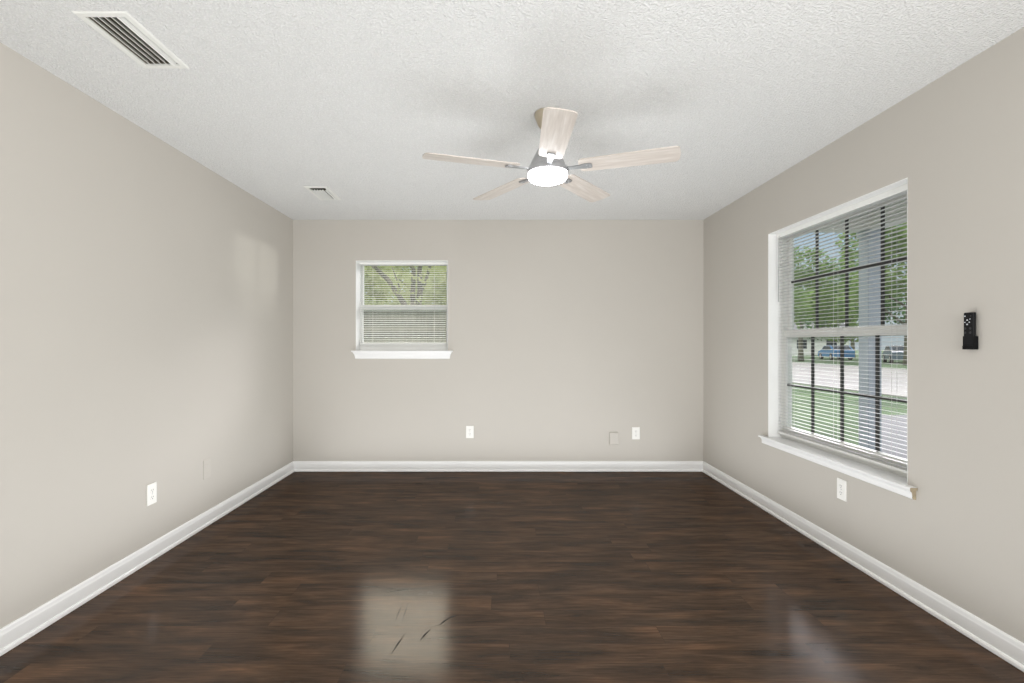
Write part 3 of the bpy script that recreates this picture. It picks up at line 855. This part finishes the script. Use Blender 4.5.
# back yard: forked tree right behind the fence, lighter trees further back
tree('forked tree with bare spreading limbs seen through the small back window', (-2.17, 12.2), 4.4, 1.6, M['leaf_light'], 700, 0.07, 11,
     limbs=[([(0.0, 0, -0.1), (0.02, 0, 1.2), (0.06, 0, 2.2)], [0.20, 0.17, 0.16]),
            ([(0.00, 0, 2.1), (-0.20, 0, 2.60), (-0.62, 0.1, 3.20), (-1.6, 0.2, 4.1)], [0.085, 0.072, 0.058, 0.03]),
            ([(0.06, 0, 2.1), (0.04, 0, 2.8), (0.06, 0, 3.4), (-0.35, 0, 4.3)], [0.075, 0.062, 0.055, 0.03]),
            ([(0.14, 0, 2.2), (0.22, 0.05, 2.9), (0.20, 0.05, 3.4), (0.3, 0.1, 4.3)], [0.085, 0.072, 0.06, 0.03]),
            ([(0.22, 0.05, 2.85), (0.36, 0.05, 3.15), (0.48, 0, 3.55), (0.8, 0, 4.2)], [0.05, 0.042, 0.038, 0.02]),
            ([(-0.28, 0, 2.75), (-0.30, 0, 3.0), (-0.5, 0.1, 3.5)], [0.03, 0.025, 0.012])])
for i, (x_, y_, h_, s_, lab, mk) in enumerate(((-6.7, 19.0, 5.2, 2.6, 'pale leafy tree beyond the fence at the left of the back window', 'leaf_light'),
                                               (-4.2, 27.0, 6.4, 3.0, 'pale leafy tree beyond the fence behind the forked tree', 'leaf_light'),
                                               (-0.2, 18.5, 4.9, 2.6, 'pale leafy tree beyond the fence at the right of the back window', 'leaf_light'))):
    tree(lab, (x_, y_), h_, s_, M[mk], 4600, 0.16, 20 + i, group='trees behind the back yard fence', low=0.3)

# across and along the street, seen through the large window
front = ((13.5, 27.0, 7.6, 3.2, 'leaf_mid', 'leafy green tree at the left of the large window, beyond the street'),
         (27.5, 44.0, 10.2, 4.5, 'leaf_mid', 'bright green tree across the street left of the porch post'),
         (30.0, 35.5, 12.5, 4.6, 'leaf_mid', 'green tree across the street right of the porch post'),
         (41.0, 56.0, 11.0, 4.8, 'leaf_dark', 'deep green tree far across the street behind the post'),
         (26.5, 54.0, 10.0, 4.4, 'leaf_light', 'pale green tree far up the street beside the white house'),
         (46.0, 42.0, 11.5, 4.6, 'leaf_dark', 'deep green tree at the right edge of the large window'))
for i, (x_, y_, h_, s_, mk, lab) in enumerate(front):
    tree(lab, (x_, y_), h_, s_, M[mk], 4200, 0.26 if i else 0.2, 40 + i, group='trees across the street', trunk_r=0.22, low=0.16)

# low white house across the street
hs = thing('white_house', 'low white house with grey roof across the street', 'house', (44.0, 72.0, GZ), (0, 0, math.radians(-25)))
bm = bmesh.new(); box(bm, -6, -4, 0, 6, 4, 2.7); prism(bm, [(-4, 2.7), (4, 2.7), (0, 4.6)], 'x', -6, 6); obj('walls', bm, M['siding'], hs)
bm = bmesh.new()
for s in (-1, 1): prism(bm, [(s * 4.5, 2.45), (s * 4.5, 2.62), (0, 4.80), (0, 4.62)], 'x', -6.5, 6.5)
obj('roof', bm, M['shingle'], hs)
for x_ in (-4, 0.5, 4):
    bm = bmesh.new(); box(bm, x_ - 0.6, -4.05, 0.9, x_ + 0.6, -3.98, 2.1); obj('window', bm, M['car_glass'], hs)
bm = bmesh.new(); box(bm, -2.2, -4.05, 0.05, -1.3, -3.98, 2.1); obj('door', bm, M['car_grey'], hs)

def car(label, loc, rz, mat):
    root = thing('car', label, 'car', loc, (0, 0, rz), group='cars parked across the street')
    side = [(-2.1, 0.28), (2.1, 0.28), (2.15, 0.55), (2.05, 0.80), (1.15, 0.92), (0.45, 1.40), (-0.95, 1.43), (-1.75, 0.98), (-2.12, 0.92)]
    bm = bmesh.new()
    prism(bm, side, 'y', -0.86, 0.86, 0.05); obj('body', bm, mat, root)
    bm = bmesh.new()
    win = [(1.0, 0.95), (0.42, 1.34), (-0.90, 1.37), (-1.45, 0.99)]
    for s in (-1, 1): prism(bm, win, 'y', s * 0.855, s * 0.868)
    prism(bm, [(1.16, 0.95), (1.19, 0.97), (0.50, 1.40), (0.47, 1.37)], 'y', -0.72, 0.72); prism(bm, [(-1.72, 1.02), (-1.76, 1.03), (-1.02, 1.42), (-1.0, 1.40)], 'y', -0.72, 0.72)
    obj('windows', bm, M['car_glass'], root)
    for x_ in (-1.3, 1.32):
        for s in (-1, 1):
            bm = bmesh.new()
            prism(bm, [(x_ + 0.32 * math.cos(2 * PI * k / 20), 0.32 + 0.32 * math.sin(2 * PI * k / 20)) for k in range(20)], 'y', s * 0.68, s * 0.89)
            wh = obj('wheel', bm, M['tyre'], root)
            bm = bmesh.new()
            prism(bm, [(x_ + 0.19 * math.cos(2 * PI * k / 16), 0.32 + 0.19 * math.sin(2 * PI * k / 16)) for k in range(16)], 'y', s * 0.885, s * 0.9)
            obj('rim', bm, M['hub'], wh)
    return root
car('blue car parked across the street left of the porch post', (33.8, 48.5, GZ), math.radians(75), M['car_blue'])
car('slate grey car parked across the street right of the porch post', (33.2, 40.0, GZ), math.radians(60), M['car_grey'])
